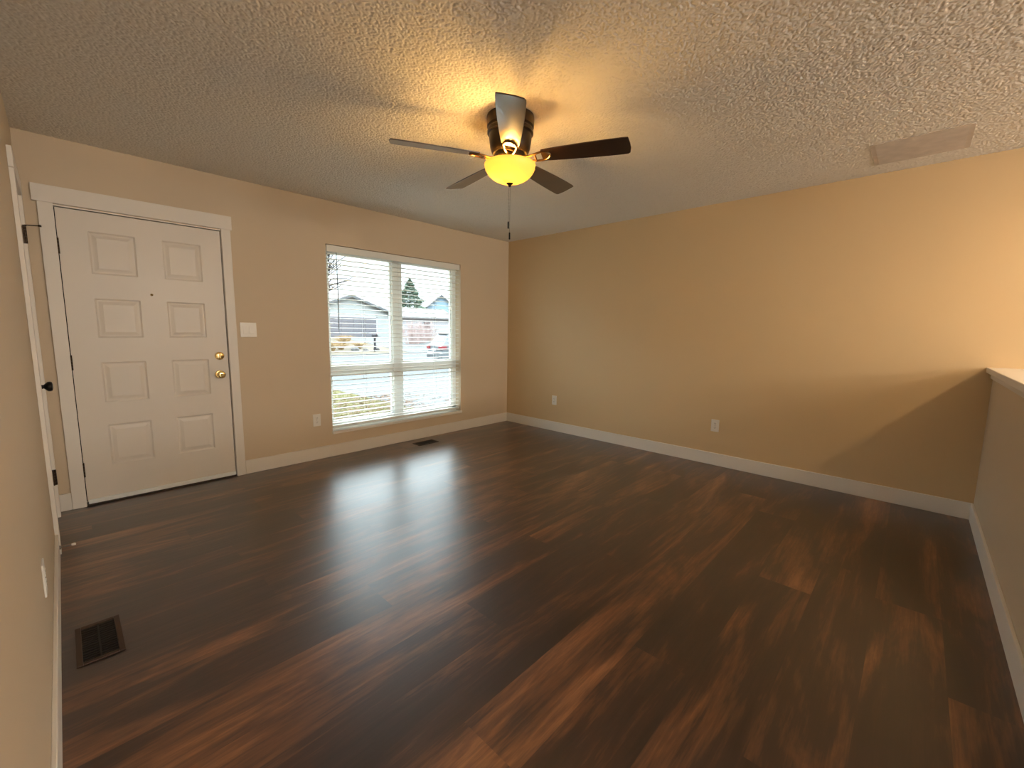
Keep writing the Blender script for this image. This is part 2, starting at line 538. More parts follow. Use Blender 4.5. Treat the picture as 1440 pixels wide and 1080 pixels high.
# ------------------------------------------------------------------ window
w1 = struct(empty('window_1', (-1.65, .1, .25)))
x0, x1, z0, z1 = WIN
fy0, fy1 = .095, .150
fr = MB()
fr.box(x0, x0+.045, fy0, fy1, z0, z1).box(x1-.058, x1, fy0, fy1, z0, z1).box(x0, x1, fy0, fy1, z1-.05, z1).box(x0, x1, fy0, fy1, z0, z0+.06)
kid(fr.build('window_frame', VINYL, bevel=.003), w1)
MX0, MX1 = -1.722, -1.608
RZ0, RZ1 = .806, .884
kid(MB().box(MX0, MX1, fy0-.004, fy1, z0+.06, z1-.05).build('mullion', VINYL, bevel=.004), w1)
for a, b_ in ((x0+.045, MX0), (MX1, x1-.058)):
    kid(MB().box(a, b_, fy0+.002, fy1, RZ0, RZ1).build('meeting_rail', VINYL, bevel=.004), w1)
    for c, d_ in ((z0+.06, RZ0), (RZ1, z1-.05)):
        s_ = MB()
        k_ = .018
        s_.box(a, a+k_, .108, .140, c, d_).box(b_-k_, b_, .108, .140, c, d_).box(a+k_, b_-k_, .108, .140, c, c+k_).box(a+k_, b_-k_, .108, .140, d_-k_, d_)
        so = kid(s_.build('sash', VINYL), w1)
        pn = MB().box(a+k_, b_-k_, .122, .125, c+k_, d_-k_).build('pane', GLASS)
        pn.parent = so
kid(MB().box(x0-.004, x1+.010, -.018, .095, .222, .2505).build('window_sill', TRIM, bevel=.004), w1)

# ------------------------------------------------------------------ venetian blind
bl = tag(empty('venetian_blind', (-1.652, .045, 1.985)), 'white horizontal slat blind hanging open in the big window', 'blind')
bx0, bx1 = x0+.008, x1-.008
b = MB().box(bx0, bx1, .004, .014, 1.978, 2.042)
kid(b.build('valance', SLAT, bevel=.003), bl)
kid(MB().box(bx0+.005, bx1-.005, .016, .068, 1.995, 2.040).build('headrail', SLAT, bevel=.002), bl)
def slat_mesh(z, hw_=.025, th=.0036):
    b = MB()
    n_ = 6
    top, bot = [], []
    for i in range(n_+1):
        u = -1 + 2*i/n_
        yy = .042 + u*hw_
        zz = z + .0034*(1-u*u)
        top.append((yy, zz+th/2)); bot.append((yy, zz-th/2))
    b.prism(top + bot[::-1], bx0+.006, bx1-.006, 'x')
    return b
first = None
NS, ZB, ZT = 36, .322, 1.965
for i in range(NS):
    z = ZB + (ZT-ZB)*i/(NS-1)
    if first is None:
        first = kid(slat_mesh(0).build('slat', SLAT), bl)
        base = first
    o = base if i == 0 else base.copy()
    if i: C.objects.link(o)
    o.location = (0, 0, z)
kid(MB().box(bx0+.006, bx1-.006, .018, .066, .276, .297).build('bottom_rail', SLAT, bevel=.004), bl)
CORD = mat('white_cord', S(225, 226, 222), .8)
for xx in (-2.09, -1.66, -1.20):
    b = MB()
    for yy in (.0165, .0675):
        b.tube([(xx, yy, .297), (xx, yy, 1.995)], .0011, 5)
    for i in range(NS):
        z = ZB + (ZT-ZB)*i/(NS-1)
        b.tube([(xx, .0165, z-.003), (xx, .0675, z-.003)], .0006, 4)
    kid(b.build('ladder_cord', CORD), bl)
wd = MB().tube([(-2.368, .0, 1.975), (-2.366, -.004, 1.6), (-2.370, -.006, 1.24)], .0042, 8)
wd.tube([(-2.368, .010, 1.985), (-2.368, .0, 1.972)], .002, 6)
kid(wd.build('tilt_wand', mat('grey_clear_wand', S(120, 128, 130), .25), smooth=True), bl)

# ------------------------------------------------------------------ plates on the walls
def outlet(name, label, M_, group):
    """duplex receptacle on a plate; local x = width, y = out of the wall, z = up"""
    e = empty(name); e.matrix_world = M_
    b = MB().box(-.036, .036, 0, .0055, -.0585, .0585)
    b.build('cover_plate', PLATE, e, bevel=.0025)
    for s_ in (-1, 1):
        zc = s_*.0195
        poly = []
        for q in range(24):
            a = 2*PI*q/24
            poly.append((max(-.0155, min(.0155, .0185*math.cos(a))), zc + .0135*math.sin(a)))
        r_ = MB().prism(poly, .005, .0072, 'y').build('receptacle', PLATE, e)
        sl_ = MB().box(-.0075, -.0052, .0070, .0075, zc-.001, zc+.0075).box(.0052, .0075, .0070, .0075, zc-.0005, zc+.007)
        sl_.lathe([(.0001, 0), (.0024, 0), (.0024, .0005), (.0001, .0005)], Matrix.Translation((0, .0070, zc-.0065)) @ Matrix.Rotation(R(-90), 4, 'X'), 10, cap=False)
        sl_.build('slot', SLOT, r_)
    MB().lathe([(.0001, 0), (.003, 0), (.0022, .0012), (.0001, .0014)], Matrix.Translation((0, .0055, 0)) @ Matrix.Rotation(R(-90), 4, 'X'), 12, cap=False).build('screw', STEEL, e)
    return tag(e, label, 'outlet', group)
def onwall(x, y, z, rz): return Matrix.Translation((x, y, z)) @ Matrix.Rotation(rz, 4, 'Z')
G = 'wall outlets near the baseboards'
outlet('wall_outlet', 'white outlet on the window wall between the door and the window', onwall(-2.618, 0, .383, PI), G)
outlet('wall_outlet', 'white outlet on the tan wall close to the room corner', onwall(0, -.839, .393, R(90)), G)
outlet('wall_outlet', 'white outlet in the middle of the long tan wall', onwall(0, -2.779, .384, R(90)), G)
outlet('wall_outlet', 'outlet low on the closet-side wall above the near floor vent, seen edge on', onwall(XL, -2.0, .39, R(-90)), G)

sw = empty('light_switch'); sw.matrix_world = onwall(-3.149, 0, 1.237, PI)
MB().box(-.061, .061, 0, .0055, -.0605, .0605).build('cover_plate', PLATE, sw, bevel=.0025)
for s_ in (-1, 1):
    xc = s_*.023
    MB().box(xc-.0175, xc+.0175, .0045, .0062, -.0345, .0345).build('rocker_frame', PLATE, sw, bevel=.0008)
    MB().prism([(.0055, -.0325), (.0105, -.031), (.0078, 0), (.0068, .031), (.0055, .0325)], xc-.0155, xc+.0155, 'x').build('rocker', PLATE, sw, bevel=.0008)
tag(sw, 'white double rocker light switch on the wall beside the front door', 'light switch')

# ------------------------------------------------------------------ floor registers
def register(name, label, cx, cy, L, W, ang):
    e = empty(name, (cx, cy, 0), ang)
    fw_ = .018
    b = MB()
    for (a, b2, c, d_) in ((-L/2, L/2, -W/2, -W/2+fw_), (-L/2, L/2, W/2-fw_, W/2), (-L/2, -L/2+fw_, -W/2+fw_, W/2-fw_), (L/2-fw_, L/2, -W/2+fw_, W/2-fw_)):
        b.box(a, b2, c, d_, 0, .006)
    b.build('frame', REG, e, bevel=.002)
    MB().box(-L/2+fw_, L/2-fw_, -W/2+fw_, W/2-fw_, .0004, .001).build('opening', GAP, e)
    g = MB()
    n_ = 15
    for i in range(n_):
        x_ = -L/2+fw_ + (L-2*fw_)*(i+.5)/n_
        g.box(x_-.0022, x_+.0022, -W/2+fw_, W/2-fw_, .0012, .0038)
    g.box(-L/2+fw_, L/2-fw_, -.003, .003, .0012, .0048)
    g.build('grille', mat('dark_register_grille', S(24, 17, 14), .6, .2), e)
    return tag(e, label, 'floor vent', 'brown metal floor vents')
register('floor_register', 'brown floor vent set beneath the window', -1.52, -.215, .262, .135, 0)
register('floor_register', 'brown floor vent beside the closet-side wall, close to the camera', -4.238, -1.835, .288, .136, R(90))

# ------------------------------------------------------------------ ceiling panel
VENT = mat('grey_painted_grille', S(206, 197, 188), .6, vary=(14, .10))
cv = empty('ceiling_vent', (-.448, -4.005, H))
b = MB()
poly = []
for (cx_, cy_, a0_) in ((.198, .214, 0), (-.198, .214, 90), (-.198, -.214, 180), (.198, -.214, 270)):
    for q in range(5):
        a = R(a0_ + q*22.5); poly.append((cx_+.014*math.cos(a), cy_+.014*math.sin(a)))
b.prism(poly, -.004, .002, 'z')
b.build('cover', VENT, cv)
g = MB()
for i in range(26):
    x_ = -.19 + .38*i/25
    g.prism([(x_-.006, -.004), (x_+.005, -.0058), (x_+.006, -.004)], -.205, .205, 'y')
g.build('louver', VENT, cv)
tag(cv, 'greyish rectangular vent cover on the ceiling beside the tan wall', 'ceiling vent')

# ------------------------------------------------------------------ door stop on the side baseboard
ds = empty('door_stop', (XL+BT, -.845, .060))
b = MB().lathe([(.0001, 0), (.011, 0), (.011, .004), (.006, .008), (.0001, .008)], Matrix.Rotation(R(90), 4, 'Y'), 16, cap=False)
b.build('base', STEEL, ds, smooth=True)
pts = [(.006+.042*q/160, .0042*math.cos(q*2*PI/10), .0042*math.sin(q*2*PI/10)) for q in range(161)]
MB().tube(pts, .0011, 5).build('spring', STEEL, ds, smooth=True)
MB().lathe([(.0001, .046), (.006, .046), (.0075, .052), (.0075, .060), (.005, .063), (.0001, .0635)], Matrix.Rotation(R(90), 4, 'Y'), 16, cap=False).build('bumper_tip', RUBBER, ds, smooth=True)
tag(ds, 'spring door stop with white tip sticking out of the side baseboard', 'door stop')

# ------------------------------------------------------------------ ceiling fan with light
fan = tag(empty('ceiling_fan', (-2.42, -2.345, H)), 'dark bronze five-blade ceiling fan with a lit amber bowl light', 'ceiling fan')
def L_(pr): return [(r_, z_-H) for r_, z_ in pr]
MB().lathe(L_([(.0001, H), (.131, H), (.133, 2.425), (.131, 2.385), (.124, 2.378), (.124, 2.372), (.129, 2.368), (.129, 2.350), (.120, 2.344)]), None, 56, cap=False).build('canopy', FANB, fan, smooth=True)
MB().lathe(L_([(.118, 2.346), (.119, 2.325), (.112, 2.275), (.103, 2.250), (.096, 2.243), (.0001, 2.243)]), None, 56, cap=False).build('motor_housing', FANB, fan, smooth=True)
MB().lathe(L_([(.0001, 2.243), (.085, 2.243), (.085, 2.222), (.060, 2.214), (.052, 2.204), (.078, 2.200), (.080, 2.194), (.0001, 2.181)]), None, 48, cap=False).build('light_fitter', FANB, fan, smooth=True)
WOOD = mat('dark_walnut_blade', S(46, 27, 19), .30, vary=(9, .25), coat=.9, spec=.7)
ZBL = 2.222
def blade(ang, R0=.185, R1=.655):
    # outline in blade space: x along the blade, y across
    outl = []
    ws = [(.185, .046), (.22, .051), (.30, .057), (.42, .0635), (.55, .0675), (.62, .068), (.645, .066)]
    up_ = [(x_, y_) for x_, y_ in ws]
    lo_ = [(x_, -y_) for x_, y_ in ws]
    tip = [(.655, .058), (.659, .02), (.655, -.02), (.648, -.058)]
    outl = up_ + tip + lo_[::-1]
    M_ = Matrix.Rotation(ang, 4, 'Z') @ Matrix.Translation((0, 0, ZBL-H)) @ Matrix.Rotation(R(-12.5), 4, 'X')
    o = MB().prism(outl, -.003, .003, 'z', M_).build('blade', WOOD, fan, bevel=.0018, seg=2)
    ir = MB()
    for s_ in (-1, 1):
        pts = [(.080, s_*.014, -.004), (.115, s_*.020, -.012), (.150, s_*.030, -.010), (.185, s_*.036, -.006), (.215, s_*.026, -.0055), (.232, s_*.004, -.0055)]
        ir.tube([M_ @ Vector(p) for p in pts], .0058, 8)
    ir.tube([M_ @ Vector((.150, -.030, -.010)), M_ @ Vector((.150, .030, -.010))], .005, 8)
    ir.box(.185, .225, -.028, .028, -.0075, -.0032, M_)
    io = ir.build('blade_bracket', IRONB, o, smooth=True)
    return o
for q in range(5): blade(R(8 + 72*q))
# glass bowl, open at the top
pr = []
for q in range(13):
    a = R(90*q/12)
    pr.append((.143*math.cos(a)**1.05 if q < 12 else .008, 2.183 - .096*math.sin(a)))
bo = MB().lathe(L_([(.1445, 2.1885), (.1455, 2.186)] + pr), None, 64, cap=False)
bowl = bo.build('glass_bowl', BOWL, fan, smooth=True)
MB().lathe(L_([(.0001, 2.100), (.013, 2.098), (.020, 2.089), (.017, 2.084), (.009, 2.079), (.006, 2.070), (.0001, 2.068)]), None, 24, cap=False).build('finial', FANB, fan, smooth=True)
MB().tube([(0, 0, 2.182-H), (0, 0, 2.096-H)], .004, 8).build('centre_rod', FANB, fan)
CHAIN = mat('bead_chain', S(110, 98, 80), .35, .9)
def chain(x_, y_, zt, zb, pull):
    b = MB()
    n_ = int((zt-zb)/.0075)
    for q in range(n_):
        z_ = zt-(zt-zb)*q/n_
        b.lathe([(.0001, -.0016), (.0015, -.0008), (.0015, .0008), (.0001, .0016)], Matrix.Translation((x_, y_, z_-H)), 6, cap=False)
    b.tube([(x_, y_, zt-H), (x_, y_, zb-H)], .0005, 4)
    c_ = b.build('pull_chain', CHAIN, fan, smooth=True)
    MB().lathe([(.0001, zb-H), (.0035, zb-H), (.0046, zb-.006-H), (.0046, zb-.034-H), (.0036, zb-.039-H), (.0001, zb-.039-H)], Matrix.Translation((x_, y_, 0)), 14, cap=False).build('pull_handle', BLACKM, c_, smooth=True)
chain(-.004, .004, 2.069, 1.880, 1)
chain(.002, -.001, 2.069, 1.820, 1)
def bulb(x_, y_, share):
    e = MB().lathe(L_([(.0001, 2.115), (.015, 2.118), (.020, 2.130), (.018, 2.145), (.010, 2.160), (.010, 2.178)]), Matrix.Translation((x_, y_, 0)), 20, cap=False)
    o = e.build('bulb', emit('lit_bulb', (1.0, .6, .2), 18), fan, smooth=True)
    ld = bpy.data.lights.new('bulb_light', 'POINT')
    ld.energy = FAN_W*share; ld.color = WARM; ld.shadow_soft_size = .035
    lo = bpy.data.objects.new('bulb_light', ld); C.objects.link(lo)
    lo.parent = fan; lo.location = (x_, y_, 2.152-H)
for b_ in ((-.034, -.004, .66), (.036, .012, .34)): bulb(*b_)

# ------------------------------------------------------------------ lamps behind the half wall: stair and dining, plus two added fills
def ceiling_lamp(x_, y_, zb, power, label, drop, col, soft=.05, up=-.06):
    e = tag(empty('ceiling_lamp', (x_, y_, H)), label, 'lamp')
    MB().lathe([(.0001, 0), (.07, 0), (.07, -.02), (.0001, -.02)], None, 24, cap=False).build('lamp_base', BRONZE, e, smooth=True)
    if drop:
        MB().tube([(0, 0, -.02), (0, 0, zb-H+.16)], .006, 8).build('lamp_rod', BRONZE, e)
    MB().lathe([(.03, zb-H+.16), (.07, zb-H+.15), (.10, zb-H+.12), (.11, zb-H+.09)], None, 32, cap=False).build('lamp_shade', mat('frosted_white_glass', (.9, .85, .75, 1), .4), e, smooth=True)
    ld = bpy.data.lights.new('lamp_light', 'POINT'); ld.energy = power; ld.color = col; ld.shadow_soft_size = soft
    lo = bpy.data.objects.new('lamp_light', ld); C.objects.link(lo); lo.parent = e; lo.location = (0, 0, zb-H+up)
ceiling_lamp(-1.0, -5.50, 2.02, STAIR_W, 'shaded ceiling lamp over the stairwell behind the half wall', True, (1.0, .70, .38), .05, .085)
NEUT = (1.0, .93, .83)
ceiling_lamp(-2.3, -8.4, 1.85, DINING_W, 'hanging lamp in the middle of the dining end of the house', True, NEUT, .2)
ceiling_lamp(-3.4, -7.6, 2.2, DINING_W*.55, 'added fill lamp hung in the passage behind the camera', True, NEUT, .15)  # unseen lamp, added to soften fan shadows and brighten the left wall
ceiling_lamp(-1.0, -9.0, 1.85, DINING_W, 'added fill lamp hung beside the tan wall at the dining end', True, NEUT, .2)  # unseen lamp, added to split up the dining lamp's shadows

# ------------------------------------------------------------------ outside
#OUTSIDE
random.seed(5)
CONC = mat('pale_concrete', spec=.12, rough=.85, col=(0.088, 0.088, 0.085, 1), vary=(3, .12))
ASPH = mat('light_grey_asphalt', (0.075, 0.078, 0.078, 1), .9, spec=.12, vary=(2, .1))
CURB = mat('dark_gutter', (0.061, 0.061, 0.058, 1), .9, spec=.12)
SOIL = mat('dry_lawn_soil', (0.132, 0.110, 0.058, 1), .95, spec=.12, vary=(6, .35))
SOIL2 = mat('far_dry_ground', (0.101, 0.084, 0.061, 1), .95, spec=.12, vary=(.8, .3))
struct(MB().box(-14, 1.08, .16, 8.0, -.7, -.5).build('lawn', SOIL))
struct(MB().box(1.08, 8.2, .16, 8.0, -.7, -.495).build('driveway', CONC))
struct(MB().box(8.2, 30, .16, 8.0, -.7, -.5).build('lawn', SOIL))
struct(MB().box(-14, 40, 8.0, 8.42, -.7, -.49).build('sidewalk', CONC))
struct(MB().box(-14, 40, 8.42, 8.56, -.7, -.545).build('gutter', CURB))
struct(MB().box(-14, 60, 8.56, 23.0, -.75, -.55).build('street', ASPH))
struct(MB().box(-14, 60, 23.0, 23.25, -.75, -.45).build('curb', CONC))
g = MB()
g.prism([(23.25, -.46), (34, .37), (140, .6), (140, -1.2), (23.25, -1.2)], -60, 160, 'x')
struct(g.build('ground', SOIL2))
g = MB()
g.prism([(23.2, -.445), (34, .39), (40, .40), (40, .2), (34, .2), (23.2, -.7)], 13.6, 20.6, 'x')
struct(g.build('driveway', CONC))

# unseen eave above the window, made deep to shade the blind slats
struct(MB().box(-6, 1.5, .16, 1.15, 2.50, 2.60).build('trim_6', TRIM))

# short dry grass and fallen leaves on the lawn
GRASS = mat('dry_yellow_grass', (0.173, 0.160, 0.067, 1), .8, spec=.12, vary=(9, .3))
LEAF = mat('dead_brown_leaf', (0.131, 0.076, 0.043, 1), .8, spec=.12, vary=(30, .35))
b = MB()
for i in range(15000):
    y_ = random.uniform(2.4, 7.98); x_ = random.uniform(-.8, 1.07)
    a = random.random()*PI; h_ = random.uniform(.02, .055); d_ = random.uniform(.004, .008)
    dx, dy = math.cos(a)*d_, math.sin(a)*d_
    lx, ly = random.uniform(-.03, .03), random.uniform(-.03, .03)
    f = b.bm.faces.new([b.bm.verts.new(p) for p in ((x_-dx, y_-dy, -.502), (x_+dx, y_+dy, -.502), (x_+lx, y_+ly, -.5+h_))])
o = b.build('grass', GRASS)
tag(o, 'short dry yellow grass of the lawn just outside the window', 'grass', kind='stuff')
b = MB()
for i in range(1500):
    y_ = random.uniform(2.4, 6.2); x_ = random.uniform(-.7, 1.6) if random.random() < .85 else random.uniform(1.0, 2.4)
    a = random.random()*2*PI; s_ = random.uniform(.025, .05)
    M_ = Matrix.Translation((x_, y_, -.478 if x_ < 1.08 else -.485)) @ Matrix.Rotation(a, 4, 'Z') @ Matrix.Rotation(random.uniform(-.6, .6), 4, 'X')
    pts = [M_ @ Vector(p) for p in ((-s_, 0, 0), (0, -s_*.5, s_*.2), (s_, 0, .0), (0, s_*.5, s_*.2))]
    b.bm.faces.new([b.bm.verts.new(p) for p in pts])
tag(b.build('fallen_leaves', LEAF), 'dead brown leaves scattered over the dry lawn outside the window', 'leaves', kind='stuff')

# ---- houses across the street
PALE = mat('pale_siding', (0.215, 0.224, 0.215, 1), .8, spec=.12, vary=(.5, .05))
BLUE = mat('pale_blue_siding', (0.156, 0.221, 0.270, 1), .8, spec=.12)
PINKW = mat('off_white_siding', (0.239, 0.232, 0.239, 1), .8, spec=.12)
ROOF = mat('grey_shingle', (0.100, 0.100, 0.105, 1), .9, spec=.12, vary=(4, .2))
ROOF2 = mat('pale_shingle', (0.138, 0.130, 0.130, 1), .9, spec=.12, vary=(4, .12))
FASC = mat('grey_fascia', (0.054, 0.059, 0.062, 1), .7)
GDOOR = mat('grey_garage_door', (0.081, 0.078, 0.087, 1), .6)
DKGL = mat('dark_house_glass', (0.014, 0.017, 0.021, 1), .1)
WHT = mat('white_house_trim', (0.250, 0.250, 0.250, 1), .6)
def house(name, label, xl, xr, yf, yb, zb, ze, zp, wallm, roofm, over=.45):
    """gable end faces -y; roof ridge runs along y"""
    e = empty(name, ((xl+xr)/2, yf, zb))
    xm = (xl+xr)/2
    k_ = lambda o: kid(o, e)
    wo = k_(MB().prism([(xl, zb), (xr, zb), (xr, ze), (xm, zp), (xl, ze)], yf, yb, 'y').build('walls', wallm))
    sl_ = (zp-ze)/((xr-xl)/2)
    for s_ in (-1, 1):
        xe = xm + s_*((xr-xl)/2+over); zz = zp - sl_*((xr-xl)/2+over)
        k_(MB().prism([(xm, zp+.02), (xe, zz+.02), (xe, zz+.16), (xm, zp+.18)], yf-over, yb+over, 'y').build('roof', roofm))
        k_(MB().prism([(xm, zp-.10), (xe, zz-.10), (xe, zz+.12), (xm, zp+.14)], yf-over-.04, yf-over, 'y').build('fascia', FASC))
    return tag(e, label, 'house'), k_
def hwin(k_, x0_, x1_, z0_, z1_, yf):
    f = k_(MB().box(x0_-.08, x1_+.08, yf-.06, yf, z0_-.08, z1_+.08).build('window', WHT))
    p = MB().box(x0_, x1_, yf-.075, yf-.06, z0_, z1_).build('pane', DKGL)
    p.parent = f
h1, k1 = house('garage_house', 'pale gabled house across the street with a wide grey garage door', 12.6, 21.9, 40, 50, .37, 3.05, 4.65, PALE, ROOF2)
gd = k1(MB().box(14.75, 20.15, 39.93, 40.02, .40, 2.46).build('garage_door', GDOOR))
for i in range(4):
    for j in range(4):
        p = MB().box(14.75+1.35*j+.08, 14.75+1.35*(j+1)-.08, 39.895, 39.93, .40+.515*i+.05, .40+.515*(i+1)-.05).build('door_panel', GDOOR)
        p.parent = gd
k1(MB().box(14.6, 14.75, 39.9, 40, .4, 2.58).box(20.15, 20.3, 39.9, 40, .4, 2.58).box(14.6, 20.3, 39.9, 40, 2.46, 2.6).build('door_trim', WHT))
h2_, k2 = house('blue_house', 'pale blue two-storey gabled house far across the street', 40.2, 45.6, 58, 63, .4, 4.96, 7.23, BLUE, ROOF)
hwin(k2, 41.3, 41.8, 3.3, 4.2, 58); hwin(k2, 43.0, 43.6, 3.3, 4.2, 58); hwin(k2, 43.2, 44.2, 1.2, 2.7, 58)
h2_.rotation_euler.z = R(-30)
h3_ = empty('white_house', (30, 44.5, .4))
kid(MB().box(24.5, 34.5, 44.5, 49, .4, 2.75).build('walls', PINKW), h3_)
kid(MB().prism([(44.0, 2.70), (46.75, 3.95), (49.5, 2.70), (49.5, 2.86), (46.75, 4.12), (44.0, 2.86)], 24.1, 34.9, 'x').build('roof', ROOF2), h3_)
hwin(lambda o: kid(o, h3_), 29.6, 30.6, 1.2, 2.3, 44.5)
tag(h3_, 'low off-white house half hidden behind the bare reddish shrubs', 'house')

# ---- plants
BARK = mat('grey_brown_bark', (0.035, 0.029, 0.026, 1), .95, spec=.12)
def bare_tree(name, label, base, h_, seed, spread=.5, lv=4, lean=(0,0), r0=.11, group=None, tw=.005):
    rnd = random.Random(seed)
    e = empty(name, base)
    T_ = MB(); B_ = MB()
    def grow(p, d, ln, r_, lev):
        pts = [p]; q = p; dd = d
        for s_ in range(4):
            dd = (dd + Vector((rnd.uniform(-.18, .18), rnd.uniform(-.18, .18), rnd.uniform(-.06, .12)))).normalized()
            q = q + dd*ln/4; pts.append(q)
        (T_ if lev == lv else B_).tube(pts, max(r_, tw), 6 if lev > 1 else 4, max(r_*.55, tw*.8))
        if lev == 0: return
        n_ = 5 if lev > 1 else 4
        for s_ in range(n_):
            at = pts[min(4, 1 + int(s_*4/n_) + (1 if s_ == n_-1 else 0))] if lev < lv else pts[2 + s_ % 3]
            a = rnd.random()*2*PI
            nd = (dd*.75 + Vector((math.cos(a), math.sin(a), rnd.uniform(-.1, .5)))*spread*1.3).normalized()
            grow(at, nd, ln*rnd.uniform(.55, .75), r_*.5, lev-1)
    grow(Vector((0, 0, 0)), Vector((lean[0], lean[1], 1)).normalized(), h_*.42, r0, lv)
    T_.build('trunk', BARK, e); B_.build('branches', BARK, e)
    return tag(e, label, 'tree', group)
bare_tree('bare_tree', 'leafless tree on our own lawn whose branches cross the top of the window', (-1.5, 6.9, -.5), 7.6, 4, .72, 4, (.30, .0), .16, tw=.011)
bare_tree('bare_tree', 'leafless tree rising behind the house with the garage', (17.0, 57, .4), 15, 9, .6, 4, (0, 0), .28, tw=.06)

NEED = mat('dark_green_needles', (0.078, 0.115, 0.078, 1), .85, spec=.12, vary=(3, .3))
ev = tag(empty('evergreen_tree', (33.4, 53.4, .4)), 'tall green conifer standing between the pale house and the blue house', 'tree')
MB().tube([(0, 0, 0), (0, 0, 8.2)], .22, 8, .03).build('trunk', BARK, ev)
b = MB()
rnd = random.Random(3)
for i in range(5200):
    t_ = rnd.random()**.7
    z_ = 8.6 - 7.4*t_
    rm = 3.5*t_**.85 * (1 + .18*math.sin(z_*5))
    a = rnd.random()*2*PI; rr = rm*math.sqrt(rnd.uniform(.15, 1))
    c_ = Vector((rr*math.cos(a), rr*math.sin(a), z_))
    out = Vector((math.cos(a), math.sin(a), -.25)).normalized()
    sd = Vector((-math.sin(a), math.cos(a), 0))
    s_ = rnd.uniform(.16, .34)
    b.bm.faces.new([b.bm.verts.new(c_ + p) for p in (-out*s_, sd*s_*.35 + Vector((0,0,rnd.uniform(-.1,.1))), out*s_, -sd*s_*.35 + Vector((0,0,rnd.uniform(-.1,.1))))])
b.build('foliage', NEED, ev)

TWIG = mat('reddish_bare_twigs', (0.272, 0.202, 0.185, 1), .9, spec=.12, vary=(2, .3))
def shrub(x_, y_, zb, h_, wd_, seed, label, group=None):
    rnd = random.Random(seed)
    e = empty('bare_shrub', (x_, y_, zb))
    b = MB()
    for i in range(85):
        a = rnd.random()*2*PI; q = rnd.random()
        p0 = Vector((math.cos(a)*wd_*.25*q, math.sin(a)*wd_*.25*q, 0))
        p2 = Vector((math.cos(a)*wd_*.5*q*1.1, math.sin(a)*wd_*.5*q, h_*(1-.45*q*q)*rnd.uniform(.6, 1)))
        p1 = (p0+p2)/2 + Vector((rnd.uniform(-.1, .1), rnd.uniform(-.1, .1), .12))
        b.tube([p0, p1, p2], .014, 4, .008)
        for z in range(2):
            t_ = rnd.uniform(.4, .9); s0 = p0.lerp(p2, t_)
            b.tube([s0, s0 + Vector((rnd.uniform(-.3, .3), rnd.uniform(-.3, .3), rnd.uniform(.1, .35)))], .009, 3, .006)
    b.build('twigs', TWIG, e)
    return tag(e, label, 'shrub', group)
shrub(16.6, 27.5, .0, 2.3, 2.2, 1, 'reddish bare shrub right beside the window mullion, far across the street', 'bare shrubs across the street')
shrub(18.4, 29.0, .05, 2.2, 2.4, 2, 'reddish bare shrub in the middle of the row behind the silver car', 'bare shrubs across the street')
shrub(20.3, 30.5, .15, 2.2, 2.4, 3, 'reddish bare shrub above the roof of the silver car', 'bare shrubs across the street')
shrub(21.2, 37.0, .37, 2.0, 1.6, 6, 'bare shrub against the house wall beside the grey garage door', 'bare shrubs across the street')
DRYG = mat('orange_dry_grass', (0.238, 0.162, 0.083, 1), .9, spec=.12, vary=(3, .25))
def tuft(x_, y_, zb, h_, seed, label):
    rnd = random.Random(seed)
    e = MB()
    for i in range(150):
        a = rnd.random()*2*PI; q = rnd.uniform(.1, 1)
        c_ = Vector((math.cos(a), math.sin(a), 0))
        e.tube([c_*q*.15, c_*q*.38 + Vector((0, 0, h_*.65)), c_*q*.75 + Vector((0, 0, h_*rnd.uniform(.55, .95)))], .012, 3, .005)
    o = e.build('dry_grass_clump', DRYG)
    o.location = (x_, y_, zb)
    return tag(o, label, 'plant', 'dry grass clumps')
GL = 'clump of orange dry grass in the bed across the street, below the garage door'
gz = lambda y_: -.46 + (y_-23.25)*.83/10.75 - .02
for i, (x_, y_) in enumerate(((8.6, 25.2), (9.6, 26.0), (9.9, 27.6), (10.9, 28.4), (11.6, 29.8), (12.5, 31.0), (11.2, 26.4))):
    tuft(x_, y_, gz(y_), random.uniform(.45, .8), 20+i, GL)
ROCK = mat('grey_garden_rock', (0.090, 0.086, 0.083, 1), .9, spec=.12, vary=(5, .3))
for i, (x_, y_, s_) in enumerate(((10.3, 25.2, .28), (11.0, 25.0, .2), (12.0, 25.3, .24))):
    b = MB()
    bmesh.ops.create_icosphere(b.bm, subdivisions=2, radius=s_)
    rn = random.Random(i)
    for v in b.bm.verts:
        v.co *= rn.uniform(.85, 1.12); v.co.z *= .6
    o = b.build('garden_rock', ROCK, smooth=True)
    o.location = (x_, y_, gz(y_)+s_*.35)
    tag(o, 'small grey rock at the street edge of the dry grass bed', 'rock', 'rocks across the street')

# ---- mailbox
mb_ = tag(empty('mailbox', (11.35, 24.3, -.40)), 'dark mailbox on a post at the far edge of the street', 'mailbox')
POST = mat('dark_wood_post', (0.017, 0.017, 0.020, 1), .8, spec=.12)
MB().box(-.05, .05, -.05, .05, 0, 1.05).build('post', POST, mb_)
b = MB()
poly = [(-.10, 1.05), (.10, 1.05), (.10, 1.17)] + [(.10*math.cos(R(a)), 1.17+.10*math.sin(R(a))) for a in range(20, 180, 20)] + [(-.10, 1.17)]
b.prism(poly, -.28, .25, 'y')
b.build('box', POST, mb_, smooth=True)
MB().box(.10, .115, -.1, -.06, 1.12, 1.32).build('flag', mat('red_flag', (0.105, 0.010, 0.010, 1), .5), mb_)

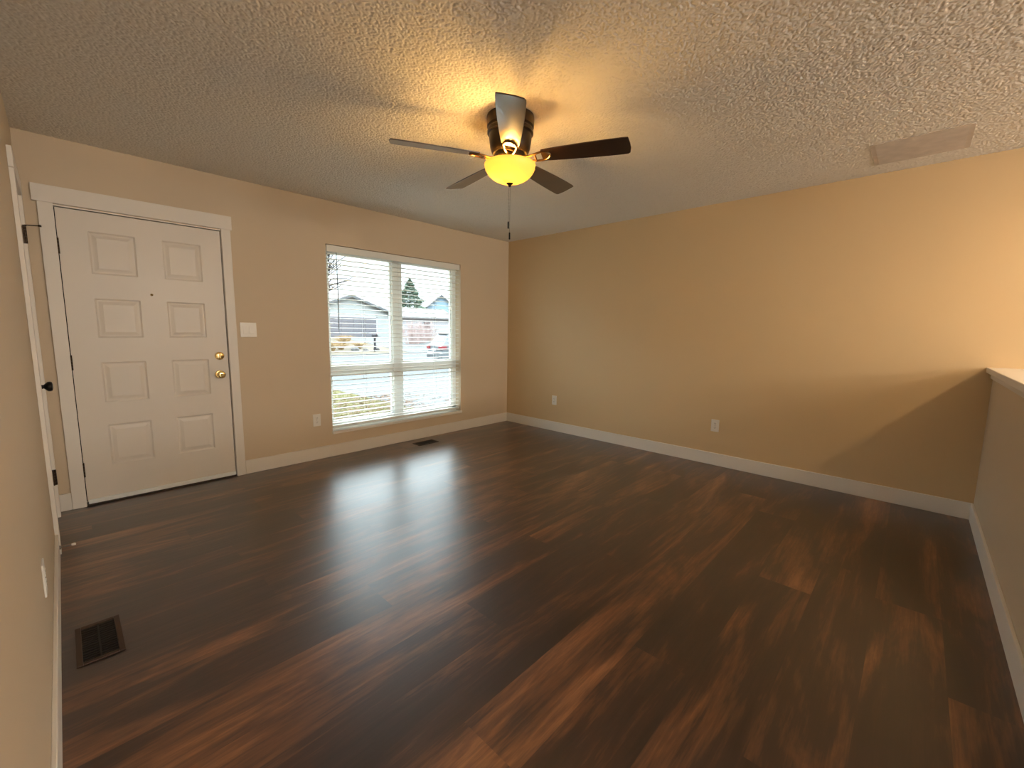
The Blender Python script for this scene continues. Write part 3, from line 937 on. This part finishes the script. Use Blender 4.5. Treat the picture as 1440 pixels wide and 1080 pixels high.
# ---- parked car, heading +x, its tail towards the window
PAINT = mat('silver_car_paint', (0.071, 0.082, 0.086, 1), .4, 0, coat=.15)
CGL = mat('car_glass', spec=.15, rough=.2, col=(0.017, 0.026, 0.035, 1))
RED = mat('red_tail_lamp', (0.147, 0.007, 0.014, 1), .2)
DARK = mat('dark_car_plastic', (0.021, 0.026, 0.028, 1), .6)
TYRE = mat('tyre_rubber', (0.007, 0.007, 0.007, 1), .8, spec=.12)
RIM = mat('wheel_rim', (0.105, 0.105, 0.108, 1), .3, .8)
car = tag(empty('parked_car', (9.15, 14.2, -.55)), 'silver hatchback parked on the street with its red tail lamp showing', 'car')
Wc = .91
low = [(.10, .32), (.0, .45), (.0, .60), (.05, .66), (.03, .98), (.12, 1.06), (3.15, 1.03), (4.2, .92), (4.45, .78), (4.5, .45), (4.40, .30), (3.95, .30)]
def arch(cx_, r_=.36):
    return [(cx_ + r_*math.cos(R(a)), .33 + r_*math.sin(R(a))) for a in range(0, 181, 20)]
low = low[:-1] + arch(3.62) + arch(.92)
MB().prism(low, -Wc, Wc, 'y').build('body', PAINT, car, bevel=.05, seg=3)
# greenhouse
B0 = [(.13, -.84), (3.25, -.84), (3.25, .84), (.13, .84)]; T0 = [(.52, -.66), (2.35, -.66), (2.35, .66), (.52, .66)]
zb_, zt_ = 1.03, 1.64
b = MB()
vb = [b.bm.verts.new((x_, y_, zb_)) for x_, y_ in B0]; vt = [b.bm.verts.new((x_, y_, zt_)) for x_, y_ in T0]
b.bm.faces.new(vb[::-1]); b.bm.faces.new(vt)
for i in range(4): b.bm.faces.new((vb[i], vb[(i+1) % 4], vt[(i+1) % 4], vt[i]))
b.build('cabin', PAINT, car, bevel=.06, seg=3)
def cab_pt(i, u, v, off=.008):
    j = (i+1) % 4
    p = Vector((*B0[i], zb_)).lerp(Vector((*B0[j], zb_)), u); q = Vector((*T0[i], zt_)).lerp(Vector((*T0[j], zt_)), u)
    n_ = {0: Vector((0, -1, .3)), 1: Vector((1, 0, .8)), 2: Vector((0, 1, .3)), 3: Vector((-1, 0, .55))}[i].normalized()
    return p.lerp(q, v) + n_*off
def cwin(name, i, u0, u1, v0, v1):
    b = MB()
    A = [cab_pt(i, u, v) for u, v in ((u0, v0), (u1, v0), (u1, v1), (u0, v1))]
    D = [cab_pt(i, u, v, -.03) for u, v in ((u0, v0), (u1, v0), (u1, v1), (u0, v1))]
    va = [b.bm.verts.new(p) for p in A]; vd = [b.bm.verts.new(p) for p in D]
    b.bm.faces.new(va); b.bm.faces.new(vd[::-1])
    for q in range(4): b.bm.faces.new((va[q], vd[q], vd[(q+1) % 4], va[(q+1) % 4]))
    b.build(name, CGL, car)
cwin('rear_window', 3, .08, .92, .10, .86)
for i in (0, 2):
    f_ = (lambda u: u) if i == 0 else (lambda u: 1-u)
    for u0, u1 in ((.08, .24), (.27, .55), (.58, .86)):
        a_, c_ = sorted((f_(u0), f_(u1)))
        cwin('side_window', i, a_, c_, .12, .86)
cwin('windscreen', 1, .06, .94, .08, .92)
for s_ in (-1, 1):
    MB().box(-.012, .30, *sorted((s_*.55, s_*(Wc+.012))), .80, .98).build('tail_lamp', RED, car, bevel=.02)
MB().box(-.045, .12, -.86, .86, .34, .52).build('bumper', DARK, car, bevel=.03)
MB().box(-.02, .03, -.26, .26, .72, .86).build('number_plate', WHT, car, bevel=.004)
MB().box(.38, .62, -.6, .6, 1.63, 1.665).build('roof_spoiler', PAINT, car, bevel=.012)
for cx_ in (.92, 3.62):
    for s_ in (-1, 1):
        M_ = Matrix.Translation((cx_, s_*.80, .33)) @ Matrix.Rotation(R(90), 4, 'X')
        ty = MB().lathe([(.20, -.10), (.31, -.10), (.33, -.07), (.33, .07), (.31, .10), (.20, .10)], M_, 28).build('wheel', TYRE, car, smooth=True)
        MB().lathe([(.0001, -.102), (.21, -.102), (.21, .102), (.0001, .102)], M_, 24, cap=False).build('rim', RIM, ty, smooth=True)

car.rotation_euler.z = R(-12)
